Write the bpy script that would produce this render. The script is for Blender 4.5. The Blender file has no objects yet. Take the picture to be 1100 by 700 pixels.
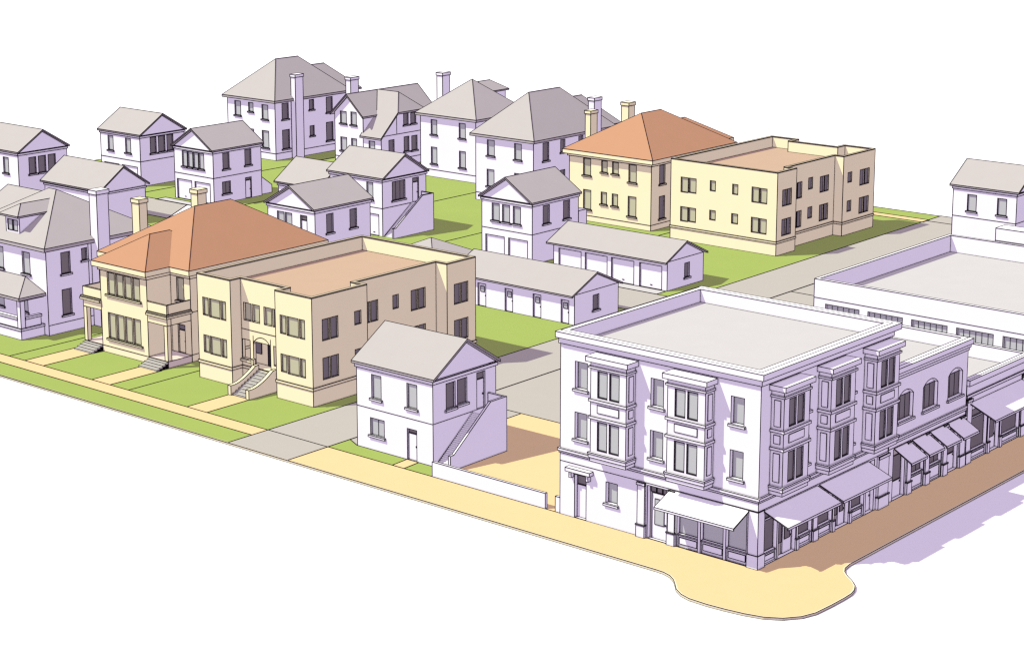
import bpy, math
from mathutils import Vector

# ------------------------------------------------------------------ scene
sc = bpy.context.scene
COL = sc.collection
CAM = Vector((62.502, -96.214, 44.520))
FPX = 2179.5                      # focal length in pixels of an 1100 px wide frame
INKPX = 0.66                      # drawn edge width (pixels of the 1100 px frame)

# ------------------------------------------------------------------ materials
MATS = {}
def mat(name, col, rough=0.85, var=0.03, scale=0.6, metallic=0.0, spec=0.2):
    m = bpy.data.materials.new(name); m.use_nodes = True
    nt = m.node_tree; N = nt.nodes; b = N['Principled BSDF']
    tc = N.new('ShaderNodeTexCoord'); nz = N.new('ShaderNodeTexNoise')
    nz.inputs['Scale'].default_value = scale; nz.inputs['Detail'].default_value = 4
    nt.links.new(tc.outputs['Object'], nz.inputs['Vector'])
    mx = N.new('ShaderNodeMix'); mx.data_type = 'RGBA'
    lo = [max(0, c * (1 - var)) for c in col]; hi = [min(1, c * (1 + var)) for c in col]
    mx.inputs[6].default_value = (*lo, 1); mx.inputs[7].default_value = (*hi, 1)
    nt.links.new(nz.outputs['Fac'], mx.inputs[0])
    nt.links.new(mx.outputs[2], b.inputs['Base Color'])
    b.inputs['Roughness'].default_value = rough
    b.inputs['Metallic'].default_value = metallic
    b.inputs['Specular IOR Level'].default_value = spec
    MATS[name] = m
    return m
mat('white', (0.86, 0.86, 0.86), var=0.02)
mat('street_white', (0.86, 0.86, 0.86), var=0.01)
mat('roof_grey', (0.435, 0.412, 0.385))
mat('deck_pale', (0.525, 0.52, 0.49))
mat('cream', (0.86, 0.815, 0.48), var=0.02)
mat('roof_orange', (0.465, 0.25, 0.138))
mat('deck_orange', (0.49, 0.35, 0.229))
mat('grass', (0.30, 0.395, 0.085), var=0.05, scale=0.25)
mat('path_tan', (0.72, 0.54, 0.262), var=0.02)
mat('alley_grey', (0.43, 0.41, 0.35), var=0.02)
mat('step_grey', (0.5, 0.49, 0.42))
mat('floor_tan', (0.66, 0.58, 0.46))
mat('coping_stone', (0.42, 0.37, 0.25), var=0.04)
mat('kerb_cream', (0.80, 0.74, 0.52), var=0.02)
mat('ink', (0.022, 0.018, 0.020), rough=1.0, spec=0.0)
mat('frame_dark', (0.030, 0.026, 0.032), rough=0.8, spec=0.1)
def glass_mat(name, col, dif, rough):
    m = bpy.data.materials.new(name); m.use_nodes = True
    nt = m.node_tree; N = nt.nodes; b = N['Principled BSDF']
    tc = N.new('ShaderNodeTexCoord'); nz = N.new('ShaderNodeTexNoise'); nz.inputs['Scale'].default_value = 0.8
    nt.links.new(tc.outputs['Object'], nz.inputs['Vector'])
    mx = N.new('ShaderNodeMix'); mx.data_type = 'RGBA'
    mx.inputs[6].default_value = (*[c * 0.95 for c in col], 1); mx.inputs[7].default_value = (*[c * 1.05 for c in col], 1)
    nt.links.new(nz.outputs['Fac'], mx.inputs[0])
    d = N.new('ShaderNodeBsdfDiffuse'); d.inputs['Color'].default_value = (*dif, 1)
    g = N.new('ShaderNodeBsdfGlossy'); g.inputs['Roughness'].default_value = rough
    nt.links.new(mx.outputs[2], g.inputs['Color'])
    a = N.new('ShaderNodeAddShader')
    nt.links.new(d.outputs[0], a.inputs[0]); nt.links.new(g.outputs[0], a.inputs[1])
    nt.links.new(a.outputs[0], N['Material Output'].inputs['Surface'])
    MATS[name] = m
glass_mat('dark_glass', (0.03, 0.03, 0.035), (0.17, 0.155, 0.15), 0.35)  # on side wall panes the dark tone stands for shade
glass_mat('sunlit_pane', (0.02, 0.02, 0.02), (0.46, 0.485, 0.455), 0.5)  # pale tone stands for sunlight on the front panes
glass_mat('cream_sunlit_pane', (0.02, 0.02, 0.02), (0.48, 0.485, 0.30), 0.5)
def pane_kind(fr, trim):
    # sunlight and shade put into the pane colour: pale on fronts, dark on sides
    return ('cream_sunlit_pane' if trim == 'cream' else 'sunlit_pane') if abs(fr[2]) > .5 else 'dark_glass'

# ------------------------------------------------------------------ builder
def k3(p): return (round(p[0], 3), round(p[1], 3), round(p[2], 3))
class MB:
    """collects faces and drawn edges of ONE mesh object"""
    def __init__(s): s.F = []; s.L = []
    def face(s, pts, m=0, ink=True): s.F.append(([tuple(p) for p in pts], m, ink))
    def line(s, *pts):
        for a, b in zip(pts, pts[1:]): s.L.append((tuple(a), tuple(b)))
    def box(s, x0, y0, z0, x1, y1, z1, m=0, ink=True):
        if x0 > x1: x0, x1 = x1, x0
        if y0 > y1: y0, y1 = y1, y0
        v = [(x, y, z) for z in (z0, z1) for x, y in ((x0, y0), (x1, y0), (x1, y1), (x0, y1))]
        for q in ((3, 2, 1, 0), (4, 5, 6, 7), (0, 1, 5, 4), (1, 2, 6, 5), (2, 3, 7, 6), (3, 0, 4, 7)):
            s.face([v[i] for i in q], m, ink)
    def prism(s, pts, vec, m=0, ink=True):
        """extrude a planar polygon by vec"""
        q = [tuple(p[i] + vec[i] for i in range(3)) for p in pts]; n = len(pts)
        s.face(pts, m, ink); s.face(q[::-1], m, ink)
        for i in range(n): s.face([pts[i], pts[(i + 1) % n], q[(i + 1) % n], q[i]], m, ink)
    def build(s, name, mats, parent=None, ink=INKPX, loc=None):
        if isinstance(mats, str): mats = [mats]
        off = Vector(parent_loc(parent)) if parent else Vector(loc or (0, 0, 0))
        verts = []; faces = []; mi = []; vid = {}
        def V(p):
            k = k3(p)
            if k not in vid: vid[k] = len(verts); verts.append(tuple(Vector(p) - off))
            return vid[k]
        edges = {}
        for pts, m, inked in s.F:
            ids = []
            for p in pts:
                i = V(p)
                if not ids or ids[-1] != i: ids.append(i)
            if len(ids) > 1 and ids[0] == ids[-1]: ids.pop()
            if len(ids) < 3: continue
            faces.append(ids); mi.append(m)
            if ink and inked:
                n = Vector((0, 0, 0)); P = [Vector(verts[i]) for i in ids]
                for i in range(len(P)): n += P[i].cross(P[(i + 1) % len(P)])
                n.normalize()
                for i in range(len(ids)):
                    e = tuple(sorted((ids[i], ids[(i + 1) % len(ids)])))
                    edges.setdefault(e, []).append((n, m))
        lines = []
        if ink:
            for e, L in edges.items():
                draw = len(L) == 1 or any(abs(L[0][0].dot(o[0])) < 0.9 or L[0][1] != o[1] for o in L[1:])
                if draw: lines.append((Vector(verts[e[0]]), Vector(verts[e[1]])))
            for a, b in s.L: lines.append((Vector(a) - off, Vector(b) - off))
        im = len(mats)
        nf = len(faces)
        smooth = []
        for a, b in lines:
            d = b - a; L = d.length
            if L < 1e-4: continue
            d /= L
            def hw(p): return 0.5 * ink * ((p + off) - CAM).length / FPX
            u = d.cross(Vector((0, 0, 1)) if abs(d.z) < 0.9 else Vector((1, 0, 0))).normalized(); w = d.cross(u)
            base = len(verts)
            for p, sg in ((a, -1), (b, 1)):
                h = hw(p); c = p + d * (sg * h)
                for su, sw in ((1, 1), (-1, 1), (-1, -1), (1, -1)):
                    verts.append(tuple(c + u * (su * h) + w * (sw * h)))
            for q in ((0, 1, 5, 4), (1, 2, 6, 5), (2, 3, 7, 6), (3, 0, 4, 7), (3, 2, 1, 0), (4, 5, 6, 7)):
                faces.append([base + i for i in q]); mi.append(im)
        me = bpy.data.meshes.new(name)
        me.from_pydata(verts, [], faces); me.update()
        for n_ in mats: me.materials.append(MATS[n_])
        if ink: me.materials.append(MATS['ink'])
        me.polygons.foreach_set('material_index', mi)
        o = bpy.data.objects.new(name, me); COL.objects.link(o)
        if parent: o.parent = parent
        else: o.location = off
        return o

ROOTLOC = {}
def parent_loc(o):
    while o.parent: o = o.parent
    return ROOTLOC[o.name]
def thing(name, label, cat, loc, group=None):
    o = bpy.data.objects.new(name, None); COL.objects.link(o)
    o.location = loc; o.empty_display_size = 0.5
    o['label'] = label; o['category'] = cat
    if group: o['group'] = group
    ROOTLOC[o.name] = loc
    return o
def struct(o, label, cat='ground'):
    o['kind'] = 'structure'; o['label'] = label; o['category'] = cat
    return o

# ------------------------------------------------------------------ architecture helpers
def wall(mb, p0, p1, z0, z1, ops=(), depth=0.15, m=0, rim=True):
    """vertical wall p0->p1 (outside on the right hand) with real recessed openings (a, b, za, zb[, rise])"""
    dx, dy = p1[0] - p0[0], p1[1] - p0[1]; L = math.hypot(dx, dy); dx /= L; dy /= L
    nx, ny = dy, -dx
    def T(u, z, d=0.0): return (p0[0] + dx * u - nx * d, p0[1] + dy * u - ny * d, z)
    us = {0.0, round(L, 4)}; zs = {z0, z1}; arcs = {}; circ = {}
    for i, o in enumerate(ops):
        a, b, za, zb = o[:4]; us |= {a, b}; zs |= {za, zb}
        if len(o) > 4:
            r = o[4]; zs.add(zb - r); pts = []
            h = (b - a) / 2; R = (h * h + r * r) / (2 * r); cz = zb - R
            for j in range(9):
                u = round(a + (b - a) * j / 8, 4); us.add(u)
                pts.append((u, cz + math.sqrt(max(0, R * R - (u - a - h) ** 2))))
            arcs[i] = pts; circ[i] = (a + h, cz, R)
    us = sorted(us); zs = sorted(zs)
    for u0, u1 in zip(us, us[1:]):
        if u1 - u0 < 1e-4: continue
        for w0, w1 in zip(zs, zs[1:]):
            if w1 - w0 < 1e-4: continue
            um, wm = (u0 + u1) / 2, (w0 + w1) / 2; hit = None
            for i, o in enumerate(ops):
                if o[0] < um < o[1] and o[2] < wm < o[3]: hit = i
            if hit is None: mb.face([T(u0, w0), T(u1, w0), T(u1, w1), T(u0, w1)], m, rim)
            elif hit in arcs and wm > ops[hit][3] - ops[hit][4]:
                uc, cz, R = circ[hit]
                pz = lambda u: cz + math.sqrt(max(0, R * R - (u - uc) ** 2))
                mb.face([T(u0, pz(u0)), T(u1, pz(u1)), T(u1, w1), T(u0, w1)], m, rim)
    for i, o in enumerate(ops):
        a, b, za, zb = o[:4]
        if i in arcs:
            loop = [(a, za), (b, za)] + arcs[i][::-1]
        else: loop = [(a, za), (b, za), (b, zb), (a, zb)]
        for q, r in zip(loop, loop[1:] + loop[:1]):
            mb.face([T(q[0], q[1]), T(r[0], r[1]), T(r[0], r[1], depth), T(q[0], q[1], depth)], m)

def frame_of(p0, p1):
    dx, dy = p1[0] - p0[0], p1[1] - p0[1]; L = math.hypot(dx, dy)
    return p0[0], p0[1], dx / L, dy / L
def lbox(mb, fr, u0, u1, z0, z1, d0, d1, m=0, ink=True):
    """box in wall coordinates: u along the wall, d outwards"""
    ox, oy, dx, dy = fr; nx, ny = dy, -dx
    c = [(ox + dx * u + nx * d, oy + dy * u + ny * d) for u, d in ((u0, d0), (u1, d0), (u1, d1), (u0, d1))]
    mb.prism([(x, y, z0) for x, y in c], (0, 0, z1 - z0), m, ink)

def dist_px(p): return (Vector(p) - CAM).length / FPX     # metres per pixel there

def window(parent, fr, a, b, za, zb, depth=0.15, bars=0, sill=True, rise=0, trim='white', hbar=False, name='window', paneless=False):
    ox, oy, dx, dy = fr
    px = dist_px((ox + dx * a, oy + dy * a, za)); t = max(0.04, 0.5 * px)
    f = MB(); d0, d1 = -depth - 0.02, -depth + 0.05
    top = zb - rise
    lbox(f, fr, a, a + t, za, top, d0, d1); lbox(f, fr, b - t, b, za, top, d0, d1)
    lbox(f, fr, a + t, b - t, za, za + t, d0, d1); lbox(f, fr, a + t, b - t, top - t, top, d0, d1)
    for i in range(bars):
        c = a + (b - a) * (i + 1) / (bars + 1); lbox(f, fr, c - t / 2, c + t / 2, za + t, top - t, d0, d1)
    if hbar: lbox(f, fr, a + t, b - t, (za + top) / 2 - t / 2, (za + top) / 2 + t / 2, d0, d1)
    w = f.build(name, 'frame_dark', parent, ink=0)
    p = MB(); lbox(p, fr, a + t, b - t, za + t, top - t, d0 - 0.02, -depth + 0.02)
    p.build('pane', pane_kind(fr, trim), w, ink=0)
    if rise:
        q = MB(); lbox(q, fr, a + 0.02, b - 0.02, top + .02, zb, -depth - 0.04, -depth + 0.03)
        q.build('arch_panel', trim, w, ink=0)
    if sill:
        q = MB(); e = 0.13; lbox(q, fr, a - e, b + e, za - 0.14, za - 0.005, 0.003, 0.13)
        q.build('sill', trim, w)
    return w

def door(parent, fr, a, b, za, zb, depth=0.15, transom=0.0, leaf='white', lite=None, name='door'):
    f = MB(); t = 0.07
    zt = zb - transom if transom else zb
    lbox(f, fr, a + 0.02, b - 0.02, za + 0.01, zt, -depth - 0.05, -depth + 0.03)
    d = f.build(name, leaf, parent)
    ox, oy, dx, dy = fr
    h = MB(); lbox(h, fr, b - 0.18, b - 0.10, za + 0.95, za + 1.07, -depth + 0.03, -depth + 0.09)
    h.build('handle', 'frame_dark', d, ink=0)
    if transom:
        q = MB(); lbox(q, fr, a + 0.05, b - 0.05, zt + 0.06, zb - 0.03, -depth - 0.05, -depth + 0.02)
        q.build('transom_pane', 'dark_glass', d)
    if lite:
        q = MB(); lbox(q, fr, *lite, -depth + 0.03, -depth + 0.06)
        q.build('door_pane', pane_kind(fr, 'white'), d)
    return d

def ring(mb, poly, off, z0, z1, m=0):
    """projecting band round a polygon (counter-clockwise); off: outward distance(s) per edge"""
    n = len(poly); offs = off if isinstance(off, (list, tuple)) else [off] * n
    out = offset(poly, offs)
    for i in range(n):
        j = (i + 1) % n
        a, b, c, d = poly[i], poly[j], out[j], out[i]
        mb.face([(*d, z0), (*c, z0), (*c, z1), (*d, z1)], m)
        mb.face([(*d, z1), (*c, z1), (*b, z1), (*a, z1)], m)
        mb.face([(*a, z0), (*b, z0), (*c, z0), (*d, z0)], m)
def offset(poly, offs):
    n = len(poly)
    if not isinstance(offs, (list, tuple)): offs = [offs] * n
    res = []
    for i in range(n):
        p = poly[i]; a = poly[i - 1]; b = poly[(i + 1) % n]
        def nrm(u, v):
            dx, dy = v[0] - u[0], v[1] - u[1]; L = math.hypot(dx, dy); return dy / L, -dx / L
        n1 = nrm(a, p); n2 = nrm(p, b)
        o1, o2 = offs[i - 1], offs[i]
        det = n1[0] * n2[1] - n1[1] * n2[0]
        x = (o1 * n2[1] - o2 * n1[1]) / det; y = (n1[0] * o2 - n2[0] * o1) / det
        res.append((p[0] + x, p[1] + y))
    return res
def parapet(mb, poly, z0, z1, t=0.3, m=0):
    """top ring and inner faces of a parapet standing on poly"""
    inn = offset(poly, -t); n = len(poly)
    for i in range(n):
        j = (i + 1) % n
        mb.face([(*poly[i], z1), (*poly[j], z1), (*inn[j], z1), (*inn[i], z1)], m)
        mb.face([(*inn[j], z0), (*inn[i], z0), (*inn[i], z1), (*inn[j], z1)], m)
    return inn

def gable_roof(mb, x0, x1, y0, y1, zt, zr, th=0.22, m=0, axis='x', fascia=None):
    """chevron slab, extents incl. overhang; zt = top of the eave edge"""
    if axis == 'x':
        yc = (y0 + y1) / 2
        P = [(y0, zt - th), (yc, zr - th), (y1, zt - th), (y1, zt), (yc, zr), (y0, zt)]
        mb.prism([(x0, y, z) for y, z in P], (x1 - x0, 0, 0), m)
    else:
        xc = (x0 + x1) / 2
        P = [(x0, zt - th), (xc, zr - th), (x1, zt - th), (x1, zt), (xc, zr), (x0, zt)]
        mb.prism([(x, y0, z) for x, z in P], (0, y1 - y0, 0), m)
def hip_roof(mb, x0, x1, y0, y1, zt, zr, fas=0.25, m=0, mf=0):
    w, d = x1 - x0, y1 - y0; h = min(w, d) / 2
    if w >= d: r0, r1 = (x0 + h, y0 + h, zr), (x1 - h, y0 + h, zr)
    else: r0, r1 = (x0 + h, y0 + h, zr), (x0 + h, y1 - h, zr)
    c = [(x0, y0), (x1, y0), (x1, y1), (x0, y1)]
    t = [(*p, zt) for p in c]; b = [(*p, zt - fas) for p in c]
    if w >= d: mb.face([t[0], t[1], r1, r0], m); mb.face([t[1], t[2], r1], m); mb.face([t[2], t[3], r0, r1], m); mb.face([t[3], t[0], r0], m)
    else: mb.face([t[0], t[1], r0], m); mb.face([t[1], t[2], r1, r0], m); mb.face([t[2], t[3], r1], m); mb.face([t[3], t[0], r0, r1], m)
    for i in range(4):
        j = (i + 1) % 4; mb.face([b[i], b[j], t[j], t[i]], mf)
    mb.face(b[::-1], mf)
def chimney(parent, x0, x1, y0, y1, z0, z1, m='white'):
    b = MB(); b.box(x0, y0, z0, x1, y1, z1 - 0.34)
    o = b.build('chimney', m, parent)
    c = MB(); c.box(x0 - 0.07, y0 - 0.07, z1 - 0.34, x1 + 0.07, y1 + 0.07, z1)
    c.build('chimney_cap', m, o)
    return o
def rect(x0, x1, y0, y1): return [(x0, y0), (x1, y0), (x1, y1), (x0, y1)]
#BODY
# ------------------------------------------------------------------ ground
def sheet(name, pts, z, m, label, lines='all', thick=0.0, ink=0.9):
    b = MB()
    b.face([(*p, z) for p in pts], 0, ink=False)
    if thick:
        for p, q in zip(pts, pts[1:] + pts[:1]):
            b.face([(*p, z - thick), (*q, z - thick), (*q, z), (*p, z)], 0, ink=False)
    if lines == 'all': lines = list(zip(pts, pts[1:] + pts[:1]))
    for p, q in lines: b.line((*p, z), (*q, z))
    o = b.build(name, m, ink=ink)
    return struct(o, label)
W = -142.5
b = MB(); b.face([(-2500, -2500, -.15), (2500, -2500, -.15), (2500, 2500, -.15), (-2500, 2500, -.15)], 0, ink=False)
struct(b.build('street', 'street_white', ink=0), 'plain white street surface around the whole block')
# curb line with the bulb at the corner
BULB = [(-4.54, -3.77), (-3.97, -3.81), (-3.35, -4.01), (-2.77, -4.42), (-2.28, -4.95), (-1.81, -5.49), (-1.16, -5.93), (-0.47, -6.15), (0.77, -6.2),
        (1.94, -6.12), (3.14, -5.96), (4.22, -5.68), (5.11, -5.14), (5.76, -4.29), (6.07, -3.33), (6.15, -1.76), (6.16, -0.46), (6.12, 0.39), (5.98, 0.93),
        (5.68, 1.51), (5.13, 2.09), (4.54, 2.55), (4.07, 3.02), (3.78, 3.55), (3.65, 4.32)]
YC = -3.77
side = [(3.64, 99.0)]
sheet('sidewalk', [(-36.12, 0.04), (-36.12, YC)] + BULB + side + [(0.0, 99.0), (0.0, 0.04)], 0.0, 'path_tan',
      'broad tan sidewalk wrapping round the shop corner with a rounded bulb', thick=0.16,
      lines=[((-36.12, 0.04), (0, 0.04)), ((-36.12, 0.04), (-36.12, YC))])
k = MB()
cl = [(W, YC)] + [(-36.12, YC)] + BULB + side
def shift(pts, d):
    r = []
    for i, p in enumerate(pts):
        a = pts[max(0, i - 1)]; c = pts[min(len(pts) - 1, i + 1)]
        dx, dy = c[0] - a[0], c[1] - a[1]; L = math.hypot(dx, dy); r.append((p[0] + dy / L * d, p[1] - dx / L * d))
    return r
co = shift(cl, 0.10)
for i in range(len(cl) - 1):
    k.face([(*cl[i], .004), (*cl[i + 1], .004), (*co[i + 1], .004), (*co[i], .004)], 0, ink=False)
    k.face([(*co[i], -.16), (*co[i + 1], -.16), (*co[i + 1], .004), (*co[i], .004)], 0, ink=False)
    k.line((*co[i], -.15), (*co[i + 1], -.15)); 
    k.line((*co[i], .004), (*co[i + 1], .004))
struct(k.build('kerb', 'kerb_cream', ink=0.62), 'pale kerb edging the sidewalk along the street', 'kerb')
# west block
lw = MB(); zl = -0.002
lw.face([(W, 0, zl), (-42.25, 0, zl), (-42.4, 45.4, zl), (W, 45.4, zl)], 0, ink=False)
for x in (-58.0, -73.25): lw.line((x, 0, zl), (x, 45.4, zl))
lw.line((-42.25, 0, zl), (-42.4, 45.4, zl)); lw.line((W, 45.4, zl), (-42.4, 45.4, zl)); lw.line((W, 0, zl), (-42.25, 0, zl))
struct(lw.build('lawn', 'grass', ink=0.9), 'green lawns of the front row of houses', 'lawn')
sheet('verge', [(W, YC), (-42.25, YC), (-42.25, -1.56), (W, -1.56)], -0.002, 'grass', 'narrow green verge between sidewalk and front kerb', lines=[((-42.25, YC), (-42.25, -1.56)), ((W, -1.56), (-42.25, -1.56))])
sheet('footpath', [(W, -1.56), (-42.25, -1.56), (-42.25, 0), (W, 0)], 0.002, 'path_tan', 'tan footpath along the front lawns')
for x0, x1, y1, lb in ((-71.15, -68.7, 5.2, 'tan path leading to the left porch steps of the cream house'), (-62.5, -60.25, 5.2, 'tan path leading to the right porch steps of the cream house'), (-51.15, -48.9, 4.35, 'tan path leading to the apartment stairs')):
    sheet('path', [(x0, 0.0), (x1, 0.0), (x1, y1), (x0, y1)], 0.004, 'path_tan', lb)
sheet('alley', [(-42.25, YC), (-36.12, YC), (-36.12, 0), (-36.2, 15), (-36.5, 60), (-36.75, 101.3), (-43.0, 101.3), (-42.4, 51.7), (-62, 51.7), (-62, 45.4), (-42.38, 45.4)], 0.003, 'alley_grey',
      'grey alley running back from the front street between the blocks',
      lines=[((-42.25, YC), (-42.38, 45.4)), ((-42.25, 0.02), (-36.12, 0.02)), ((-36.12, YC), (-36.2, 15)), ((-36.2, 15), (-36.75, 101.3)), ((-42.4, 51.7), (-43.0, 101.3)), ((-42.4, 51.7), (-62, 51.7)), ((-43, 101.3), (-36.75, 101.3)), ((-42.9, 97.9), (-36.7, 97.9))])
sheet('alley', [(W, 45.4), (-107.0, 45.4), (-111.2, 51.9), (W, 51.9)], 0.003, 'alley_grey', 'far end of the grey back alley behind the left houses')
sheet('yard', [(-107.0, 45.4), (-62, 45.4), (-62, 51.9), (-111.2, 51.9)], 0.0, 'street_white', 'white paved stretch of the back alley')
for x0, x1, lb in ((-60.5, -45.35, 'pale apron in front of the row garage doors'), (-116.5, -106.5, 'pale apron in front of the left garage doors')):
    sheet('apron', [(x0, 51.75), (x1, 51.75), (x1, 53.2), (x0, 53.2)], 0.006, 'deck_pale', lb)
l2 = MB()
l2.face([(W, 51.9, zl), (-42.4, 51.9, zl), (-42.98, 101.2, zl), (W, 101.2, zl)], 0, ink=False)
l2.line((W, 52, zl), (W, 101.2, zl)); l2.line((W, 101.2, zl), (-42.98, 101.2, zl))
for x in (-60.6, -75.75, -91.2, -106.2, -120.7): l2.line((x, 53, zl), (x, 97, zl))
struct(l2.build('lawn', 'grass', ink=0.9), 'green lawns of the back row of houses', 'lawn')
sheet('footpath', [(W, 97.0), (-42.85, 97.0), (-42.88, 98.5), (W, 98.5)], 0.002, 'path_tan', 'tan footpath along the far side of the back lawns')
# east block
sheet('yard', [(-36.2, 0.05), (0, 0.05), (0, 98), (-36.7, 98)], -0.012, 'alley_grey', 'grey paved ground behind the shops', lines=[((-36.4, 60.7), (0, 60.7)), ((-36.2, 15.0), (-15, 15.05))])
sheet('yard', [(-30.85, 0.0), (-15.05, 0.0), (-15.05, 15.0), (-30.85, 15.0)], -0.006, 'path_tan', 'tan lot between the stair house and the corner building', lines=[((-30.85, 8.2), (-30.85, 15)), ((-30.85, 15), (-15.05, 15))])
sheet('lawn', [(-36.12, 0.04), (-26.2, 0.04), (-26.2, 1.63), (-34.8, 1.63), (-36.12, 2.26)], 0.003, 'grass', 'little lawn strip in front of the stair house')
sheet('path', [(-29.85, 0.04), (-28.75, 0.04), (-28.85, 1.62), (-29.95, 1.62)], 0.008, 'path_tan', 'short tan path to the stair house door')

# ------------------------------------------------------------------ carriage houses (garage below, rooms above)
def carriage(label, x0, x1, y0, y1, axis, front=(), right=(), doors=(), belt=True, group='two storey carriage houses along the alleys',
             zw=5.85, zt=6.12, zr=8.42, cat='carriage house', name='carriage_house', z_belt=3.0):
    t = thing(name, label, cat, ((x0 + x1) / 2, (y0 + y1) / 2, 0), group)
    fF = frame_of((x0, y0), (x1, y0)); fR = frame_of((x1, y0), (x1, y1))
    oF = [o[:4] for o in front] + [o[:4] for o in doors if o[5] == 'f']
    oR = [o[:4] for o in right] + [o[:4] for o in doors if o[5] == 'r']
    w = MB()
    wall(w, (x0, y0), (x1, y0), 0, zw, oF); wall(w, (x1, y0), (x1, y1), 0, zw, oR)
    wall(w, (x1, y1), (x0, y1), 0, zw); wall(w, (x0, y1), (x0, y0), 0, zw)
    if belt:
        e = .005
        w.line((x0, y0 - e, z_belt), (x1, y0 - e, z_belt)); w.line((x1 + e, y0, z_belt), (x1 + e, y1, z_belt))
    xc, yc = (x0 + x1) / 2, (y0 + y1) / 2
    s = (zr - zt) / (((y1 - y0) if axis == 'x' else (x1 - x0)) / 2 + 0.35)
    zp = zr - 0.24
    if axis == 'x':
        zs = zp - s * (y1 - y0) / 2
        for x in (x0, x1): w.face([(x, y0, zs), (x, y1, zs), (x, yc, zp)])
    else:
        zs = zp - s * (x1 - x0) / 2
        for y in (y0, y1): w.face([(x0, y, zs), (x1, y, zs), (xc, y, zp)])
    w.build('wall', 'white', t)
    c = MB(); ring(c, rect(x0, x1, y0, y1), 0.10, zw - 0.03, zw + 0.18); c.build('cornice', 'white', t)
    r = MB()
    if axis == 'x': gable_roof(r, x0 - .32, x1 + .28, y0 - .2, y1 + .2, zt + .11, zr, .16)
    else: gable_roof(r, x0 - .2, x1 + .2, y0 - .32, y1 + .28, zt + .11, zr, .16, axis='y')
    r.build('roof', 'roof_grey', t)
    for o in front: window(t, fF, *o[:4], bars=o[4])
    for o in right: window(t, fR, *o[:4], bars=o[4])
    for a, b_, za, zb, tr, sd in doors:
        fr = fF if sd == 'f' else fR
        if b_ - a > 1.3: garage_door(t, fr, a, b_, za, zb)
        else: door(t, fr, a, b_, za, zb, transom=tr)
    return t, fF, fR
def garage_door(t, fr, a, b, za, zb, depth=0.15):
    g = MB(); lbox(g, fr, a + .01, b - .01, za + .01, zb - .01, -depth - .04, -depth + .02)
    d = g.build('garage_door', 'white', t)
    h = MB(); c = (a + b) / 2; lbox(h, fr, c - .12, c + .12, za + .28, za + .36, -depth + .02, -depth + .07); h.build('handle', 'frame_dark', d, ink=0)
    return d
def outer_stair(t, x, y0, y1, zl=3.0):
    """straight stair along the east wall x, rising north to a landing, behind a solid parapet wall"""
    w = 1.6; X = x + w; yl = y1 - 1.7
    s = MB()
    P = [(y0, 0), (y1, 0), (y1, zl + .98), (yl, zl + .98), (y0 + .35, 1.08), (y0, 1.08)]
    s.prism([(X - .18, y, z) for y, z in P], (.18, 0, 0))
    s.box(x + .03, y1 - .18, 0, X - .18, y1, zl + .98)
    s.build('stair_wall', 'white', t)
    q = MB(); n = 30; rise = zl / n; run = (yl - y0 - .3) / n
    prof = [(y0 + .3, 0)]
    for i in range(n): prof += [(y0 + .3 + i * run, (i + 1) * rise), (y0 + .3 + (i + 1) * run, (i + 1) * rise)]
    prof += [(y1 - .2, zl), (y1 - .2, 0)]
    q.prism([(x + .03, y, z) for y, z in prof], (w - .23, 0, 0), ink=False)
    q.line((x + .04, y0 + .3, .1), (x + .04, yl, zl)); q.line((X - .2, y0 + .3, .1), (X - .2, yl, zl))
    q.build('stair', 'white', t)

# stair house beside the tan lot
t, fF, fR = carriage('white stair house with low garden wall before it, nearest house to the shops', -34.75, -27.5, 1.64, 8.2, 'x',
    front=[(1.46, 2.38, 3.78, 5.5, 0), (4.84, 5.78, 3.76, 5.5, 0), (1.30, 2.64, 1.08, 2.33, 1)],
    right=[(1.34, 2.28, 3.72, 5.58, 0), (2.50, 3.50, 3.80, 5.60, 0)],
    doors=[(4.83, 5.73, 0.02, 2.26, .34, 'f'), (4.53, 5.41, 3.0, 5.66, .55, 'r')])
outer_stair(t, -27.5, 1.62, 7.52)
wt = thing('garden_wall', 'long low white wall in front of the stair house and tan lot', 'wall', (-21.2, .15, 0))
m_ = MB(); m_.box(-26.14, .05, 0, -16.28, .23, 1.05); m_.build('wall', 'white', wt)
wt = thing('garden_wall', 'short stub of low white wall against the corner building', 'wall', (-15.25, .15, 0))
m_ = MB(); m_.box(-15.45, .05, 0, -15.06, .23, 1.05); m_.build('wall', 'white', wt)
# back row
t, fF, fR = carriage('white carriage house with side stair in front of the peaked cross gable house', -90.0, -82.3, 53.7, 60.4, 'x',
    front=[(1.5, 2.4, 3.78, 5.6, 0), (5.45, 6.35, 3.78, 5.6, 0)], right=[(1.5, 3.45, 3.62, 5.62, 2)],
    doors=[(5.55, 7.15, .02, 2.3, 0, 'f'), (4.62, 5.55, 3.0, 5.6, .5, 'r')])
outer_stair(t, -82.3, 53.66, 59.85)
t, fF, fR = carriage('white carriage house with twin garage doors standing just left of the four bay garage', -68.5, -61.95, 53.7, 60.95, 'y',
    front=[(1.35, 2.3, 3.82, 5.56, 0), (2.7, 3.65, 3.82, 5.56, 0), (4.1, 5.05, 3.82, 5.56, 0)], right=[(1.65, 2.65, 3.82, 5.65, 0), (4.85, 5.85, 3.82, 5.65, 0)],
    doors=[(.5, 2.95, .02, 2.3, 0, 'f'), (3.5, 5.95, .02, 2.3, 0, 'f')])
m_ = MB(); m_.box(-64.5, 60.98, 0, -61.95, 62.3, 4.3); m_.build('stair_wall', 'white', t)
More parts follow.
